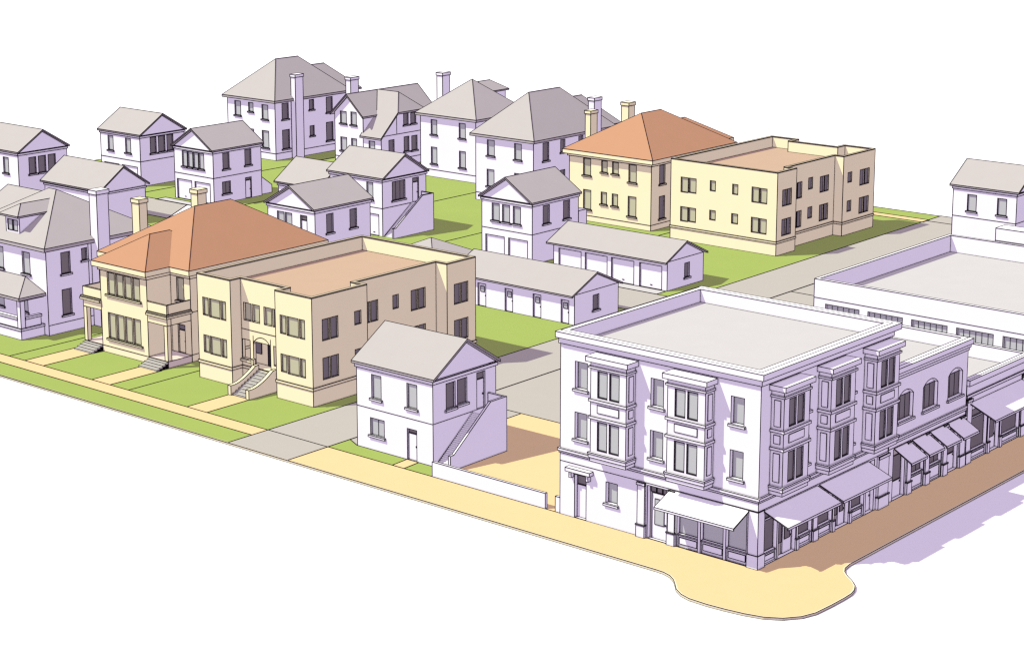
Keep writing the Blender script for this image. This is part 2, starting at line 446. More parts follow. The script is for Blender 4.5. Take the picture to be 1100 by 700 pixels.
t, fF, fR = carriage('white carriage house with twin garage doors plus a ground floor side window and side door', -115.55, -108.9, 53.9, 61.2, 'y',
    front=[(1.4, 2.25, 3.85, 5.66, 0), (2.35, 3.2, 3.85, 5.66, 0), (3.3, 4.15, 3.85, 5.66, 0), (4.25, 5.1, 3.85, 5.66, 0)],
    right=[(1.45, 2.4, 3.85, 5.68, 0), (4.8, 5.75, 3.85, 5.68, 0), (1.3, 2.5, 1.02, 2.4, 1)],
    doors=[(.4, 2.9, .02, 2.3, 0, 'f'), (3.45, 6.05, .02, 2.3, 0, 'f'), (4.8, 5.7, .02, 2.42, .35, 'r')])
m_ = MB(); m_.prism([(-113.0, 61.22, 0), (-113.0, 63.25, 0), (-113.0, 63.25, .95), (-113.0, 61.22, 2.4)], (3.6, 0, 0)); m_.build('stair_wall', 'white', t)
carriage('white carriage house whose lavender gable has three windows, left of the twin garage door one', -131.0, -123.7, 55.6, 62.4, 'x',
    front=[(1.4, 2.35, 3.85, 5.6, 0), (4.65, 5.6, 3.85, 5.6, 0)], right=[(1.55, 2.45, 3.8, 5.72, 0), (2.8, 3.8, 3.8, 5.72, 0), (4.1, 5.05, 3.8, 5.72, 0)],
    doors=[(.6, 3.3, .02, 2.3, 0, 'f'), (3.9, 6.7, .02, 2.3, 0, 'f')])
carriage('white carriage house with triple gable window cut off by the left picture edge', -133.0, -124.7, 39.0, 45.75, 'x',
    front=[(1.4, 2.35, 3.6, 5.4, 0), (5.55, 6.5, 3.6, 5.4, 0)], right=[(1.45, 2.4, 3.5, 5.4, 0), (2.75, 3.75, 3.5, 5.4, 0), (4.1, 5.1, 3.5, 5.4, 0)], belt=False)
carriage('white gabled carriage house right behind the front cream house, its street gable facing left', -82.4, -75.8, 37.6, 45.2, 'y',
    front=[(1.35, 2.3, 3.6, 5.42, 0), (2.45, 3.4, 3.6, 5.42, 0)], right=[(1.55, 2.45, 3.62, 5.5, 0), (4.75, 5.68, 3.62, 5.5, 0)],
    doors=[(4.6, 5.5, 2.9, 5.42, .5, 'f')], belt=False, zr=8.2)
t, fF, fR = carriage('lone white gabled house beyond the flat shop roofs at upper right', -35.3, -28.2, 89.3, 95.9, 'x',
    front=[(1.65, 2.65, 3.66, 5.38, 0), (5.0, 6.0, 3.66, 5.38, 0)])
m_ = MB(); m_.box(-29.35, 87.3, 0, -24.8, 89.25, 2.75); m_.line((-29.35, 87.29, 1.5), (-24.8, 87.29, 1.5)); m_.build('stair_wall', 'white', t)

# ------------------------------------------------------------------ one storey garages
def low_gable(label, x0, x1, y0, y1, zw, zt, zr, name='garage', cat='garage', ov=(.4, .4, .3, .15), band=False):
    t = thing(name, label, cat, ((x0 + x1) / 2, (y0 + y1) / 2, 0))
    r = MB(); gable_roof(r, x0 - ov[2], x1 + ov[3], y0 - ov[0], y1 + ov[1], zt, zr, .14); r.build('roof', 'roof_grey', t)
    yc = (y0 + y1) / 2; s = (zr - zt) / (yc - y0 + ov[0]); zp = zr - .2; zs = zp - s * (y1 - y0) / 2
    if band:
        c = MB(); ring(c, rect(x0, x1, y0, y1), 0.10, zw - 0.2, zw - 0.02); c.build('cornice', 'white', t)
    def shell(opsF, opsR, depth=.15):
        w = MB()
        wall(w, (x0, y0), (x1, y0), 0, zs, opsF, depth)
        wall(w, (x1, y0), (x1, y1), 0, zs, opsR); wall(w, (x1, y1), (x0, y1), 0, zs); wall(w, (x0, y1), (x0, y0), 0, zs)
        for x in (x0, x1): w.face([(x, y0, zs), (x, y1, zs), (x, yc, zp)])
        F_ = [f for f in w.F]
        w.build('wall', 'white', t)
    return t, shell, frame_of((x0, y0), (x1, y0)), frame_of((x1, y0), (x1, y1))
X0 = -58.1
t, shell, fF, fR = low_gable('long white garage with a row of narrow doors, behind the front apartment building', X0, -44.05, 37.9, 44.15, 2.5, 2.68, 4.25, ov=(.48, .48, .3, .12))
dr = [(-45.54, -44.67), (-48.72, -47.82), (-51.98, -51.08), (-55.2, -54.25)]
shell([(a - X0, b_ - X0, .01, 2.1) for a, b_ in dr], [(2.6, 3.45, .85, 2.2)])
for a, b_ in dr:
    c = (a + b_) / 2 - X0; door(t, fF, a - X0, b_ - X0, .01, 2.1, lite=(c - .22, c + .22, 1.35, 1.85))
window(t, fR, 2.6, 3.45, .85, 2.2)
X0 = -58.9
t, shell, fF, fR = low_gable('white garage with four broad bays in a row beside the alley', X0, -45.3, 53.3, 59.1, 2.5, 2.78, 4.35, ov=(.42, .55, .6, .15))
dr = [(-58.25, -55.5), (-55.0, -52.35), (-51.83, -49.17), (-48.5, -45.92)]
shell([(a - X0, b_ - X0, .01, 2.3) for a, b_ in dr], [(2.75, 3.55, .82, 2.2)], depth=.15)
for a, b_ in dr: garage_door(t, fF, a - X0, b_ - X0, .01, 2.3, depth=.15)
window(t, fR, 2.75, 3.55, .82, 2.2)
t, shell, fF, fR = low_gable('white gabled outbuilding with blank lavender gable behind the left porch house', -118.9, -109.1, 38.2, 44.2, 3.6, 3.88, 6.2, name='outbuilding', cat='outbuilding', ov=(.4, .4, .3, .3), band=True)
shell([], [])
t, shell, fF, fR = low_gable('small white outbuilding of which little but its pale roof shows, behind two carriage houses', -99.0, -92.6, 54.6, 60.6, 3.6, 3.85, 6.15, name='outbuilding', cat='outbuilding', ov=(.4, .4, .3, .3), band=True)
shell([], [])
t = thing('shed', 'low shed with pointed hip roof peeping over the front apartment parapet', 'shed', (-64.9, 42.3, 0))
m_ = MB(); ring_ = rect(-67.9, -62.1, 39.4, 45.1)
for p, q in zip(ring_, ring_[1:] + ring_[:1]): wall(m_, p, q, 0, 2.5)
m_.build('wall', 'white', t)
m_ = MB(); hip_roof(m_, -68.2, -61.7, 39.05, 45.55, 2.7, 4.2, .2); m_.build('roof', 'roof_grey', t)

# ------------------------------------------------------------------ hip roofed houses of the back row
def hip_house(label, x0, x1, y0, y1, zr, front=(), right=(), zt=7.72, body='white', roof='roof_grey', fas='roof_grey', fh=.28, ov=.48, group='tall hip roofed houses of the back row', found=.9, ywall=None):
    t = thing('hip_roofed_house', label, 'house', ((x0 + x1) / 2, (y0 + y1) / 2, 0), group)
    fF = frame_of((x0, y0), (x1, y0)); fR = frame_of((x1, y0), (x1, y1)); zw = zt - fh
    w = MB(); wall(w, (x0, y0), (x1, y0), 0, zw, front); wall(w, (x1, y0), (x1, y1), 0, zw, right)
    wall(w, (x1, y1), (x0, y1), 0, zw); wall(w, (x0, y1), (x0, y0), 0, zw)
    e = .005
    w.line((x0, y0 - e, found), (x1 + e, y0 - e, found), (x1 + e, y1, found))
    w.build('wall', body, t)
    r = MB(); hip_roof(r, x0 - ov, x1 + ov, y0 - ov, y1 + ov, zt, zr, fh, 0, 1)
    r.build('roof', [roof, fas], t)
    for o in front: window(t, fF, *o, trim=body)
    for o in right: window(t, fR, *o, trim=body)
    return t
def wing(t, x0, x1, y0, y1, zt, zr, body='white', roof='roof_grey', z0=0.0, fas=.2, ov=.35):
    m = MB()
    pr = rect(x0, x1, y0, y1)
    for p, q in zip(pr, pr[1:] + pr[:1]): wall(m, p, q, z0, zt - fas)
    m.build('rear_wing', body, t)
    r = MB(); hip_roof(r, x0 - ov, x1 + ov, y0 - ov, y1 + ov, zt, zr, fas); r.build('roof', roof, t)
# far left tall one
x0, y0 = -133.5, 78.2
t = hip_house('tallest white house at the back left, with a full height chimney on its lavender side', x0, -124.6, y0, 91.0, 12.25,
    front=[(1.4, 2.5, 5.2, 7.05), (4.0, 4.85, 5.9, 7.05), (6.5, 7.6, 5.15, 7.0), (4.0, 4.85, 2.5, 3.66), (6.45, 7.65, 1.5, 3.68)],
    right=[(1.2, 2.3, 5.15, 7.2), (1.2, 2.4, 1.35, 3.78), (6.0, 6.8, 5.85, 7.15), (6.05, 6.8, 2.45, 3.75), (9.05, 10.15, 5.15, 7.15), (9.0, 10.2, 1.45, 3.85)])
chimney(t, -124.55, -123.75, 81.0, 82.35, 0, 10.8)
wing(t, -132.2, -125.9, 85, 94.4, 7.6, 10.9)
# white house with the chimney on its hidden left side
x0 = -103.9
t = hip_house('white pyramid roofed house just right of the steep cross gable house', x0, -94.95, 82.9, 91.8, 11.7,
    front=[(1.75, 2.7, 5.2, 7.0), (6.3, 7.3, 5.2, 7.02), (1.75, 2.68, 1.62, 3.66), (6.32, 7.3, 1.63, 3.64)])
chimney(t, -104.9, -103.95, 87.0, 88.3, 0, 12.1)
m_ = MB(); m_.box(-100.8, 87.4, 8.6, -98.1, 92, 10.1); m_.build('rear_dormer', 'white', t)
m_ = MB(); hip_roof(m_, -101.15, -97.75, 86.8, 92.3, 10.2, 11.3, .15); m_.build('roof', 'roof_grey', t)
# large one behind the garage carriage house
x0 = -88.45
t = hip_house('large white house with grey hip roof directly left of the cream back row house', x0, -79.9, 75.5, 89.6, 12.3,
    front=[(1.75, 2.8, 5.3, 7.1), (5.8, 6.8, 5.28, 7.1), (1.7, 2.75, 1.78, 3.72), (5.8, 6.8, 1.78, 3.72)],
    right=[(1.65, 2.7, 5.15, 7.2), (4.8, 5.6, 5.75, 7.2), (8.1, 8.9, 5.75, 7.2), (4.8, 5.6, 2.4, 3.7)])
chimney(t, -79.85, -79.0, 85.3, 86.6, 0, 11.5)
wing(t, -87.3, -81.2, 84, 92.6, 7.6, 10.95)
# cream hip house at the back
x0, y0 = -73.6, 74.06
t = hip_house('cream back row house with orange hip roof beside the back apartment building', x0, -62.53, y0, 88.7, 11.5, body='cream', roof='roof_orange', fas='cream', fh=.45, ov=.55, found=.62, group='cream houses with orange hip roofs',
    front=[(1.95, 2.95, 5.03, 6.87), (4.43, 5.2, 5.62, 6.87), (5.9, 6.7, 5.62, 6.87), (8.1, 9.1, 4.97, 6.87), (1.98, 3.0, 1.3, 3.44), (4.4, 5.15, 2.13, 3.45), (5.9, 6.65, 2.12, 3.43), (8.05, 9.1, 1.28, 3.43)],
    right=[(1.45, 2.45, 4.85, 6.9), (1.45, 2.45, 1.1, 3.53)])
m_ = MB(); ring(m_, rect(x0, -62.53, y0, 88.7), .15, 6.98, 7.26); m_.build('cornice', 'cream', t)
chimney(t, -74.35, -73.6, 77.75, 78.9, 0, 11.4, 'cream')
chimney(t, -71.0, -70.0, 79.9, 80.95, 8.5, 12.4, 'cream')
m_ = MB(); hip_roof(m_, -72.0, -64.1, 80, 91.7, 7.72, 10.1, .45, 0, 1); m_.build('bay_roof', ['roof_orange', 'cream'], t)
m_ = MB(); pr = rect(-71.5, -64.65, 88.75, 91.2)
for p, q in zip(pr, pr[1:] + pr[:1]): wall(m_, p, q, 0, 7.25)
m_.build('bay_wall', 'cream', t)

# cross gable house
t = thing('cross_gable_house', 'white house with steep front gable and a long sweeping side roof, chimney at its left', 'house', (-114, 86, 0))
xa, xb, xc, yf = -118.05, -113.1, -110.0, 82.3
w = MB()
fr = frame_of((xa, yf), (xb, yf)); fwin = [(1.0, 2.05, 5.15, 6.68), (2.85, 3.8, 5.12, 6.75), (1.0, 2.05, 1.7, 3.4), (2.9, 3.8, 1.7, 3.4)]
wall(w, (xa, yf), (xb, yf), 0, 5.0, fwin[2:], rim=False)
wall(w, (xa + .9, yf), (xb - .95, yf), 5.0, 6.9, [(a - .9, b_ - .9, c_, d_) for a, b_, c_, d_ in fwin[:2]], rim=False)
xm = (xa + xb) / 2
w.face([(xa, yf, 5), (xa + .9, yf, 5), (xa + .9, yf, 7.3), (xa, yf, 6.5)], ink=False)
w.face([(xb - .95, yf, 5), (xb, yf, 5), (xb, yf, 6.5), (xb - .95, yf, 7.3)], ink=False)
w.face([(xa + .9, yf, 6.9), (xb - .95, yf, 6.9), (xb - .95, yf, 7.3), (xm, yf, 8.72), (xa + .9, yf, 7.3)], ink=False)
w.line((xa, yf, 0), (xa, yf, 6.5), (xm, yf, 8.72), (xb, yf, 6.5), (xb, yf, 4.1))
wall(w, (xb, yf + .02), (xb, 91), 0, 6.3); wall(w, (xa, 92.6), (xa, yf), 0, 6.1)
fc = frame_of((xb, yf), (xc, yf)); cw = [(1.0, 2.0, 1.7, 3.4)]
wall(w, (xb, yf), (xc, yf), 0, 4.1, cw)
fs = frame_of((xc, yf), (xc, 89.8)); sw = [(1.35, 2.3, 1.6, 3.5), (4.1, 5.0, 1.75, 3.6), (5.5, 6.5, 1.7, 3.55)]
wall(w, (xc, yf), (xc, 89.8), 0, 4.1, sw)
sw2 = [(1.25, 2.1, 5.1, 6.55), (2.55, 3.5, 5.1, 6.5)]
w.face([(xc, yf, 4.1), (xc, 85.1, 4.1), (xc, 85.1, 6.65)])
wall(w, (xc, 85.1), (xc, 89.8), 4.1, 6.65, sw2); wall(w, (xc, 89.8), (xa, 89.8), 0, 6.6)
for pts in ([(xa, yf - .005, .95), (xc, yf - .005, .95), (xc + .005, yf, .95), (xc + .005, 89.8, .95)],): w.line(*pts)
w.build('wall', 'white', t)
for o in fwin: window(t, fr, *o)
for o in cw: window(t, fc, *o)
for o in sw: window(t, fs, *o)
fs2 = frame_of((xc, 85.1), (xc, 89.8))
for o in sw2: window(t, fs2, *o)
r = MB(); gable_roof(r, xa - .45, xb + .35, yf - .4, 95, 6.35, 8.98, .2, axis='y')
r.build('roof', 'roof_grey', t)
r = MB(); A_, B_, C_, D_, E_ = (-115.6, 87.5, 9.0), (-111.9, 87.5, 9.0), (-109.65, 85.0, 6.85), (-109.65, 81.9, 3.95), (-113.3, 81.9, 3.95)
E2 = (-113.3, 85.0, 6.85); F_, G_ = (-109.65, 90.0, 6.85), (-115.6, 90.0, 6.85)
r.face([E_, D_, C_, E2]); r.face([E2, C_, B_, A_]); r.face([C_, F_, B_]); r.face([B_, F_, G_, A_])
lo = lambda p: (p[0], p[1], p[2] - .2)
r.face([E_, D_, lo(D_), lo(E_)]); r.face([D_, C_, lo(C_), lo(D_)]); r.face([C_, F_, lo(F_), lo(C_)]); r.face([E_, E2, lo(E2), lo(E_)])
r.face([lo(E_), lo(D_), lo(C_), lo(E2)]); r.face([lo(C_), lo(F_), lo(G_), lo(E2)])
r.build('roof', 'roof_grey', t)
chimney(t, -118.9, -118.05, 85.2, 86.6, 0, 10.5)

# gabled neighbour at the left edge
t = thing('gabled_house', 'partly hidden house showing only its pale roof behind the left porch house', 'house', (-95, 16, 0))
m_ = MB(); pr = rect(-94.2, -89.4, 11.5, 20.5)
for p, q in zip(pr, pr[1:] + pr[:1]): wall(m_, p, q, 0, 6.6)
m_.build('wall', 'white', t)
m_ = MB(); gable_roof(m_, -94.6, -89, 11, 21, 6.8, 9.5, .2); m_.build('roof', 'roof_grey', t)
# ------------------------------------------------------------------ flat roofed cream apartment buildings
def apartment(label, poly, ztop, zroof, wins, belt=(1.27, 1.47), group='flat roofed cream apartment buildings', skip=()):
    """poly counter-clockwise; wins: {edge index: [(a, b, za, zb, bars)]}"""
    cx = sum(p[0] for p in poly) / len(poly); cy = sum(p[1] for p in poly) / len(poly)
    t = thing('apartment_building', label, 'apartment building', (cx, cy, 0), group)
    w = MB(); n = len(poly)
    for i in range(n):
        if i in skip: continue
        wall(w, poly[i], poly[(i + 1) % n], 0, ztop, [o[:4] for o in wins.get(i, ())])
    inn = parapet(w, poly, zroof, ztop, .28)
    w.build('wall', 'cream', t)
    c = MB(); ring(c, poly, .06, *belt); c.build('water_table', 'cream', t)
    c = MB(); ring(c, poly, .015, ztop - .06, ztop + .03)
    inn2 = offset(poly, -.3); po = offset(poly, .0)
    for i in range(n):
        j = (i + 1) % n
        c.face([(*po[i], ztop + .03), (*po[j], ztop + .03), (*inn2[j], ztop + .03), (*inn2[i], ztop + .03)], ink=False)
        c.face([(*inn2[j], ztop - .06), (*inn2[i], ztop - .06), (*inn2[i], ztop + .03), (*inn2[j], ztop + .03)])
    c.build('coping', 'coping_stone', t, ink=.35)
    d = MB(); d.face([(*p, zroof) for p in inn]); d.build('roof_deck', 'deck_orange', t)
    for i, L in wins.items():
        fr = frame_of(poly[i], poly[(i + 1) % n])
        for o in L: window(t, fr, *o[:4], bars=o[4] if len(o) > 4 else 0, sill=False, trim='cream')
    return t
trip = lambda a: [(a, a + .62, 5.2, 6.62), (a + .74, a + 1.98, 5.15, 6.62), (a + 2.1, a + 2.66, 5.15, 6.62), (a, a + .62, 2.2, 3.58), (a + .74, a + 1.98, 2.15, 3.58), (a + 2.1, a + 2.66, 2.15, 3.58)]
def pair(a, up=True, lo=True, w=.78):
    r = []
    if up: r += [(a, a + w, 4.95, 6.6), (a + w + .1, a + 2 * w + .1, 4.95, 6.6)]
    if lo: r += [(a, a + w, 1.92, 3.6), (a + w + .1, a + 2 * w + .1, 1.92, 3.6)]
    return r
xl, xr = -56.6, -43.75
poly = [(xl, 6.07), (-52.75, 6.07), (-52.75, 7.15), (-47.72, 7.15), (-47.72, 6.07), (xr, 6.07), (xr, 11.95), (-44.95, 11.95), (-44.95, 21.1), (xr, 21.1), (xr, 24.55), (xl, 24.55)]
wins = {0: trip(.62), 4: trip(.52), 5: pair(1.05) + [(4.5, 5.2, 5.5, 6.55), (4.5, 5.2, 2.5, 3.55)],
        7: pair(.75) + [(4.1, 4.75, 5.5, 6.6), (4.1, 4.75, 2.5, 3.6)] + pair(6.2), 9: pair(.85)}
t = apartment('cream front apartment building with recessed arched entry up curved stairs', poly, 8.45, 7.25, wins, skip=(2,))
# recessed entry front with arch
fe = frame_of(poly[2], poly[3]); w = MB()
ew = [(.3, 1.14, 5.15, 6.55), (1.26, 2.1, 5.15, 6.55), (2.6, 3.45, 5.15, 6.55), (3.57, 4.4, 5.15, 6.55)]
arch = [(.06, .95, 2.05, 3.6), (1.3, 3.25, 1.38, 4.02, .62), (3.6, 4.5, 2.05, 3.6)]
wall(w, poly[2], poly[3], 0, 8.45, ew + arch, depth=.25)
w.line((-52.75, 7.14, 4.42), (-47.72, 7.14, 4.42))
w.box(-52.7, 8.5, 1.3, -47.75, 8.6, 4.3); w.box(-52.7, 7.41, 1.2, -47.75, 8.495, 1.36)
w.build('entry_wall', 'cream', t)
for o in ew: window(t, fe, *o, depth=.2, sill=False, trim='cream')
fb = frame_of((-52.75, 8.5), (-47.72, 8.5))
o = MB(); lbox(o, fb, 1.55, 2.4, 1.37, 3.4, .003, .06); o.build('door', 'frame_dark', t)
for a, b_ in ((.1, .8), (2.75, 3.3), (3.8, 4.5)):
    o = MB(); lbox(o, fb, a, b_, 2.2, 3.6, .003, .05); o.build('window', 'dark_glass', t)
o = MB(); o.box(-52.7, 6.95, 1.85, -51.5, 7.145, 2.03); o.box(-51.48, 6.9, 1.36, -51.26, 7.145, 2.2); o.build('balustrade', 'cream', t)
st = MB(); n = 9
for i in range(n):
    y0_ = 4.35 + i * .31; st.box(-50.85, y0_, 0, -49.2, 7.14, (i + 1) * 1.36 / n)
st.build('stair', 'step_grey', t, ink=.35)
for x0_, x1_ in ((-51.2, -50.87), (-49.18, -48.85)):
    s_ = MB(); top = []
    for i in range(9):
        u = i / 8; top.append((4.55 + u * 2.25, .78 + 1.0 * (u ** 1.6)))
    prof = [(4.2, 0), (7.13, 0), (7.13, 1.78)] + top[::-1] + [(4.2, .78)]
    s_.prism([(x0_, y, z) for y, z in prof], (x1_ - x0_, 0, 0)); s_.build('stair_wall', 'cream', t)

xl, xr = -58.83, -45.77
poly = [(xl, 72.45), (xr, 72.45), (xr, 75.95), (-46.85, 75.95), (-46.85, 85.0), (xr, 85.0), (xr, 91.35), (-49.6, 91.35), (-49.6, 89.9), (-55.3, 89.9), (-55.3, 91.35), (xl, 91.35)]
wins = {0: [(1.3, 2.2, 5.15, 6.7), (2.3, 3.2, 5.2, 6.7), (4.95, 5.6, 5.72, 6.75), (7.7, 8.35, 5.7, 6.72), (10.05, 10.9, 5.2, 6.72), (11.0, 11.85, 5.2, 6.7),
            (1.3, 2.2, 2.1, 3.6), (2.3, 3.2, 2.15, 3.6), (4.95, 5.65, 2.7, 3.68), (7.65, 8.4, 2.68, 3.68), (10.05, 10.9, 2.1, 3.62), (11.0, 11.85, 2.1, 3.6)],
        1: pair(.95), 3: pair(1.1) + [(4.0, 4.8, 5.6, 6.78), (4.0, 4.8, 2.55, 3.7)] + pair(6.25), 5: [(.9, 1.7, 5.6, 6.65), (.9, 1.7, 2.5, 3.62)] + pair(3.35, w=.9)}
apartment('cream back apartment building beside the alley, plain window wall towards the row garages', poly, 8.5, 7.3, wins)

# ------------------------------------------------------------------ cream house with orange roof and two porches
t = thing('porch_house', 'cream front house with orange hip roof, two balcony porches and two chimneys', 'house', (-65.7, 15, 0), 'cream houses with orange hip roofs')
xl, xr, yb, yf = -71.0, -60.36, 6.04, 8.55; bl, br = -68.62, -62.75
w = MB()
bw = [(.9 + i * 1.06, .9 + i * 1.06 + .93, 5.03, 6.86) for i in range(4)] + [(.85 + i * 1.06, .85 + i * 1.06 + .93, 1.32, 3.45) for i in range(4)]
wall(w, (bl, yb), (br, yb), 0, 7.2, bw)
wall(w, (br, yb), (br, yf), 0, 7.2); wall(w, (bl, yf), (bl, yb), 0, 7.2)
fm = frame_of((br, yf), (xr, yf)); mw = [(.75, 1.62, 4.95, 6.85)]; md = [(.75, 1.62, .56, 2.95)]
wall(w, (br, yf), (xr, yf), 0, 7.2, mw + md)
fl = frame_of((xl, yf), (bl, yf)); wall(w, (xl, yf), (bl, yf), 0, 7.2, [(.75, 1.62, .56, 2.95)])
wall(w, (xr, yf), (xr, 23.2), 0, 7.2); wall(w, (xr, 23.2), (xl, 23.2), 0, 7.2); wall(w, (xl, 23.2), (xl, yf), 0, 7.2)
e = .005; w.line((bl, yb - e, .56), (br, yb - e, .56)); w.line((xr + e, yf, .6), (xr + e, 12, .6)); w.line((xr + e, yf, 4.15), (xr + e, 11, 4.15))
w.build('wall', 'cream', t)
fb = frame_of((bl, yb), (br, yb))
for i, o in enumerate(bw): window(t, fb, *o, sill=False, trim='cream')
for z in (5.0, 1.28):
    s_ = MB(); lbox(s_, fb, .7, 5.2, z - .14, z, .003, .14); s_.build('sill', 'cream', t)
for o in mw: window(t, fm, *o, trim='cream')
door(t, fm, *md[0], transom=.5, leaf='cream'); door(t, fl, .75, 1.62, .56, 2.95, transom=.5, leaf='cream')
pl = [(xl, yf), (bl, yf), (bl, yb), (br, yb), (br, yf), (xr, yf), (xr, 23.2), (xl, 23.2)]
c = MB(); ring(c, pl, .14, 6.98, 7.28); c.build('cornice', 'cream', t)
r = MB(); hip_roof(r, xl - .5, xr + .5, yf - .5, 23.7, 7.74, 11.45, .44, 0, 1); r.build('roof', ['roof_orange', 'cream'], t)
r = MB(); hip_roof(r, bl - .5, br + .5, yb - .5, 14.5, 7.74, 9.85, .44, 0, 1); r.build('bay_roof', ['roof_orange', 'cream'], t)
chimney(t, -71.95, -71.0, 12.3, 13.15, 0, 11.55, 'cream')
chimney(t, -68.35, -67.5, 15.8, 16.75, 9.0, 12.3, 'cream')
def porch(t, x0, x1, pillar_x):
    d = MB(); d.box(x0, yb, 0, x1, yf - .02, .56); d.build('porch_floor', ['floor_tan'], t)
    p = MB(); p.box(pillar_x, yb + .01, .565, pillar_x + .38, yb + .39, 3.5); p.build('pillar', 'cream', t)
    b = MB(); b.box(x0, yb, 3.5, x1, yb + .4, 4.12); b.box(x1 - .4 if x1 > -65 else x0, yb + .41, 3.5, x1 if x1 > -65 else x0 + .4, yf - .02, 4.12)
    b.build('beam', 'cream', t)
    m = MB(); a0, a1 = (x0, x1 + .2) if x1 > -65 else (x0 - .2, x1)
    m.box(a0, yb - .2, 4.125, a1, yf - .03, 4.3); m.box(a0, yb - .12, 4.305, a1 - .08 if x1 > -65 else a1, yf - .03, 4.42); m.build('balcony_cornice', 'cream', t)
    q = MB(); q.box(x0, yb, 4.425, x1, yb + .14, 5.2)
    if x1 > -65: q.box(x1 - .14, yb + .145, 4.425, x1, yf - .02, 5.2)
    else: q.box(x0, yb + .145, 4.425, x0 + .14, yf - .02, 5.2)
    q.build('balcony_parapet', 'cream', t)
    f = MB(); f.box(x0 + .15, yb + .15, 4.43, x1 - .15, yf - .03, 4.5); f.build('balcony_floor', 'deck_orange', t, ink=0)
    s = MB(); n = 4
    for i in range(n): s.box(x0 + .1, yb - (n - i) * .3, 0, x1 - .02, yb - .005, (i + 1) * .56 / (n + .5))
    s.build('stair', 'step_grey', t, ink=.35)
porch(t, br, xr, xr - .4)
porch(t, xl, bl, xl + .02)

# ------------------------------------------------------------------ white porch house at the left edge
t = thing('porch_house', 'white house at the left edge with hip roof, dormer and low covered front porch', 'house', (-82, 11, 0))
xl, xr, y0, y1 = -88.0, -76.0, 6.15, 17.1
fF = frame_of((xl, y0), (xr, y0)); fR = frame_of((xr, y0), (xr, y1))
fw = [(4.95, 6.0, 5.03, 6.92), (8.7, 9.75, 5.03, 6.92), (2.0, 3.0, 5.03, 6.92), (4.8, 5.8, 1.6, 3.4), (8.2, 9.2, 1.6, 3.4)]
rw = [(1.55, 2.5, 5.12, 6.98), (3.75, 4.3, 5.95, 7.0), (1.52, 2.5, 1.52, 3.75), (7.3, 8.3, 5.1, 6.9)]
w = MB(); wall(w, (xl, y0), (xr, y0), 0, 7.42, fw); wall(w, (xr, y0), (xr, y1), 0, 7.42, rw)
wall(w, (xr, y1), (xl, y1), 0, 7.42); wall(w, (xl, y1), (xl, y0), 0, 7.42)
w.line((xr + .005, y0, .88), (xr + .005, y1, .88)); w.line((xr + .005, 10.6, 0), (xr + .005, 10.6, 7.4))
w.build('wall', 'white', t)
for o in fw: window(t, fF, *o)
for o in rw: window(t, fR, *o)
r = MB(); hip_roof(r, xl - .48, xr + .48, y0 - .48, 17.6, 7.72, 11.25, .3); r.build('roof', 'roof_grey', t)
chimney(t, -75.98, -75.0, 10.95, 12.2, 0, 12.0)
d = MB(); wall(d, (-82.0, 6.6), (-80.1, 6.6), 8.1, 9.65, [(.25, .9, 8.45, 9.4), (1.0, 1.65, 8.45, 9.4)], depth=.08)
d.face([(-80.1, 6.6, 8.2), (-80.1, 9.2, 9.7), (-80.1, 6.6, 9.65)]); d.face([(-82.0, 6.6, 8.2), (-82.0, 9.2, 9.7), (-82.0, 6.6, 9.65)])
dm = d.build('dormer', 'white', t)
fd = frame_of((-82.0, 6.6), (-80.1, 6.6))
for o in ((.25, .9, 8.45, 9.4), (1.0, 1.65, 8.45, 9.4)):
    f = MB(); lbox(f, fd, o[0], o[1], o[2], o[3], -.11, -.06); f.build('dormer_pane', 'sunlit_pane', dm)
r = MB(); hip_roof(r, -82.45, -79.75, 6.2, 12.5, 9.85, 10.65, .14); r.build('dormer_roof', 'roof_grey', dm)
# porch
px0, px1, py0 = -88.0, -76.6, 3.75
p = MB(); p.box(px0, py0, 0, px1, y0 - .01, .8); p.box(px0, py0 - .06, .8, px1 + .06, y0 - .01, .98); p.build('porch_floor', 'white', t)
p = MB()
p.box(px0, py0 + .05, .985, px1 - .48, py0 + .3, 1.72); p.box(px0, py0 - .02, 1.72, px1 - .48, py0 + .36, 1.9)
p.box(px1 - .3, py0 + .48, .985, px1 - .05, y0 - .3, 1.72); p.box(px1 - .36, py0 + .48, 1.72, px1 + .02, y0 - .25, 1.9); p.build('porch_railing', 'white', t)
for x in (px1 - .47, -82.4, -88.0):
    p = MB(); p.box(x, py0 + .01, .985, x + .45, py0 + .46, 3.35); p.build('pillar', 'white', t)
p = MB(); p.box(px0, py0, 3.355, px1, py0 + .4, 3.5); p.box(px1 - .4, py0 + .41, 3.355, px1, y0 - .01, 3.5); p.build('beam', 'white', t)
r = MB(); zt, zr, yr = 3.74, 4.75, y0 - .01; ov = .38; hx = yr - (py0 - ov)
a, b_, c, d_ = (px0 - ov, py0 - ov, zt), (px1 + ov, py0 - ov, zt), (px1 + ov, yr, zt), (px0 - ov, yr, zt)
R1, R0 = (px1 + ov - hx, yr, zr), (px0 - ov + hx, yr, zr)
r.face([a, b_, R1, R0]); r.face([b_, c, R1]); r.face([d_, a, R0])
for p, q in ((a, b_), (b_, c), (d_, a)): r.face([(*p[:2], zt - .23), (*q[:2], zt - .23), q, p])
r.face([(*v[:2], zt - .23) for v in (a, b_, c, d_)]); r.build('porch_roof', 'roof_grey', t)

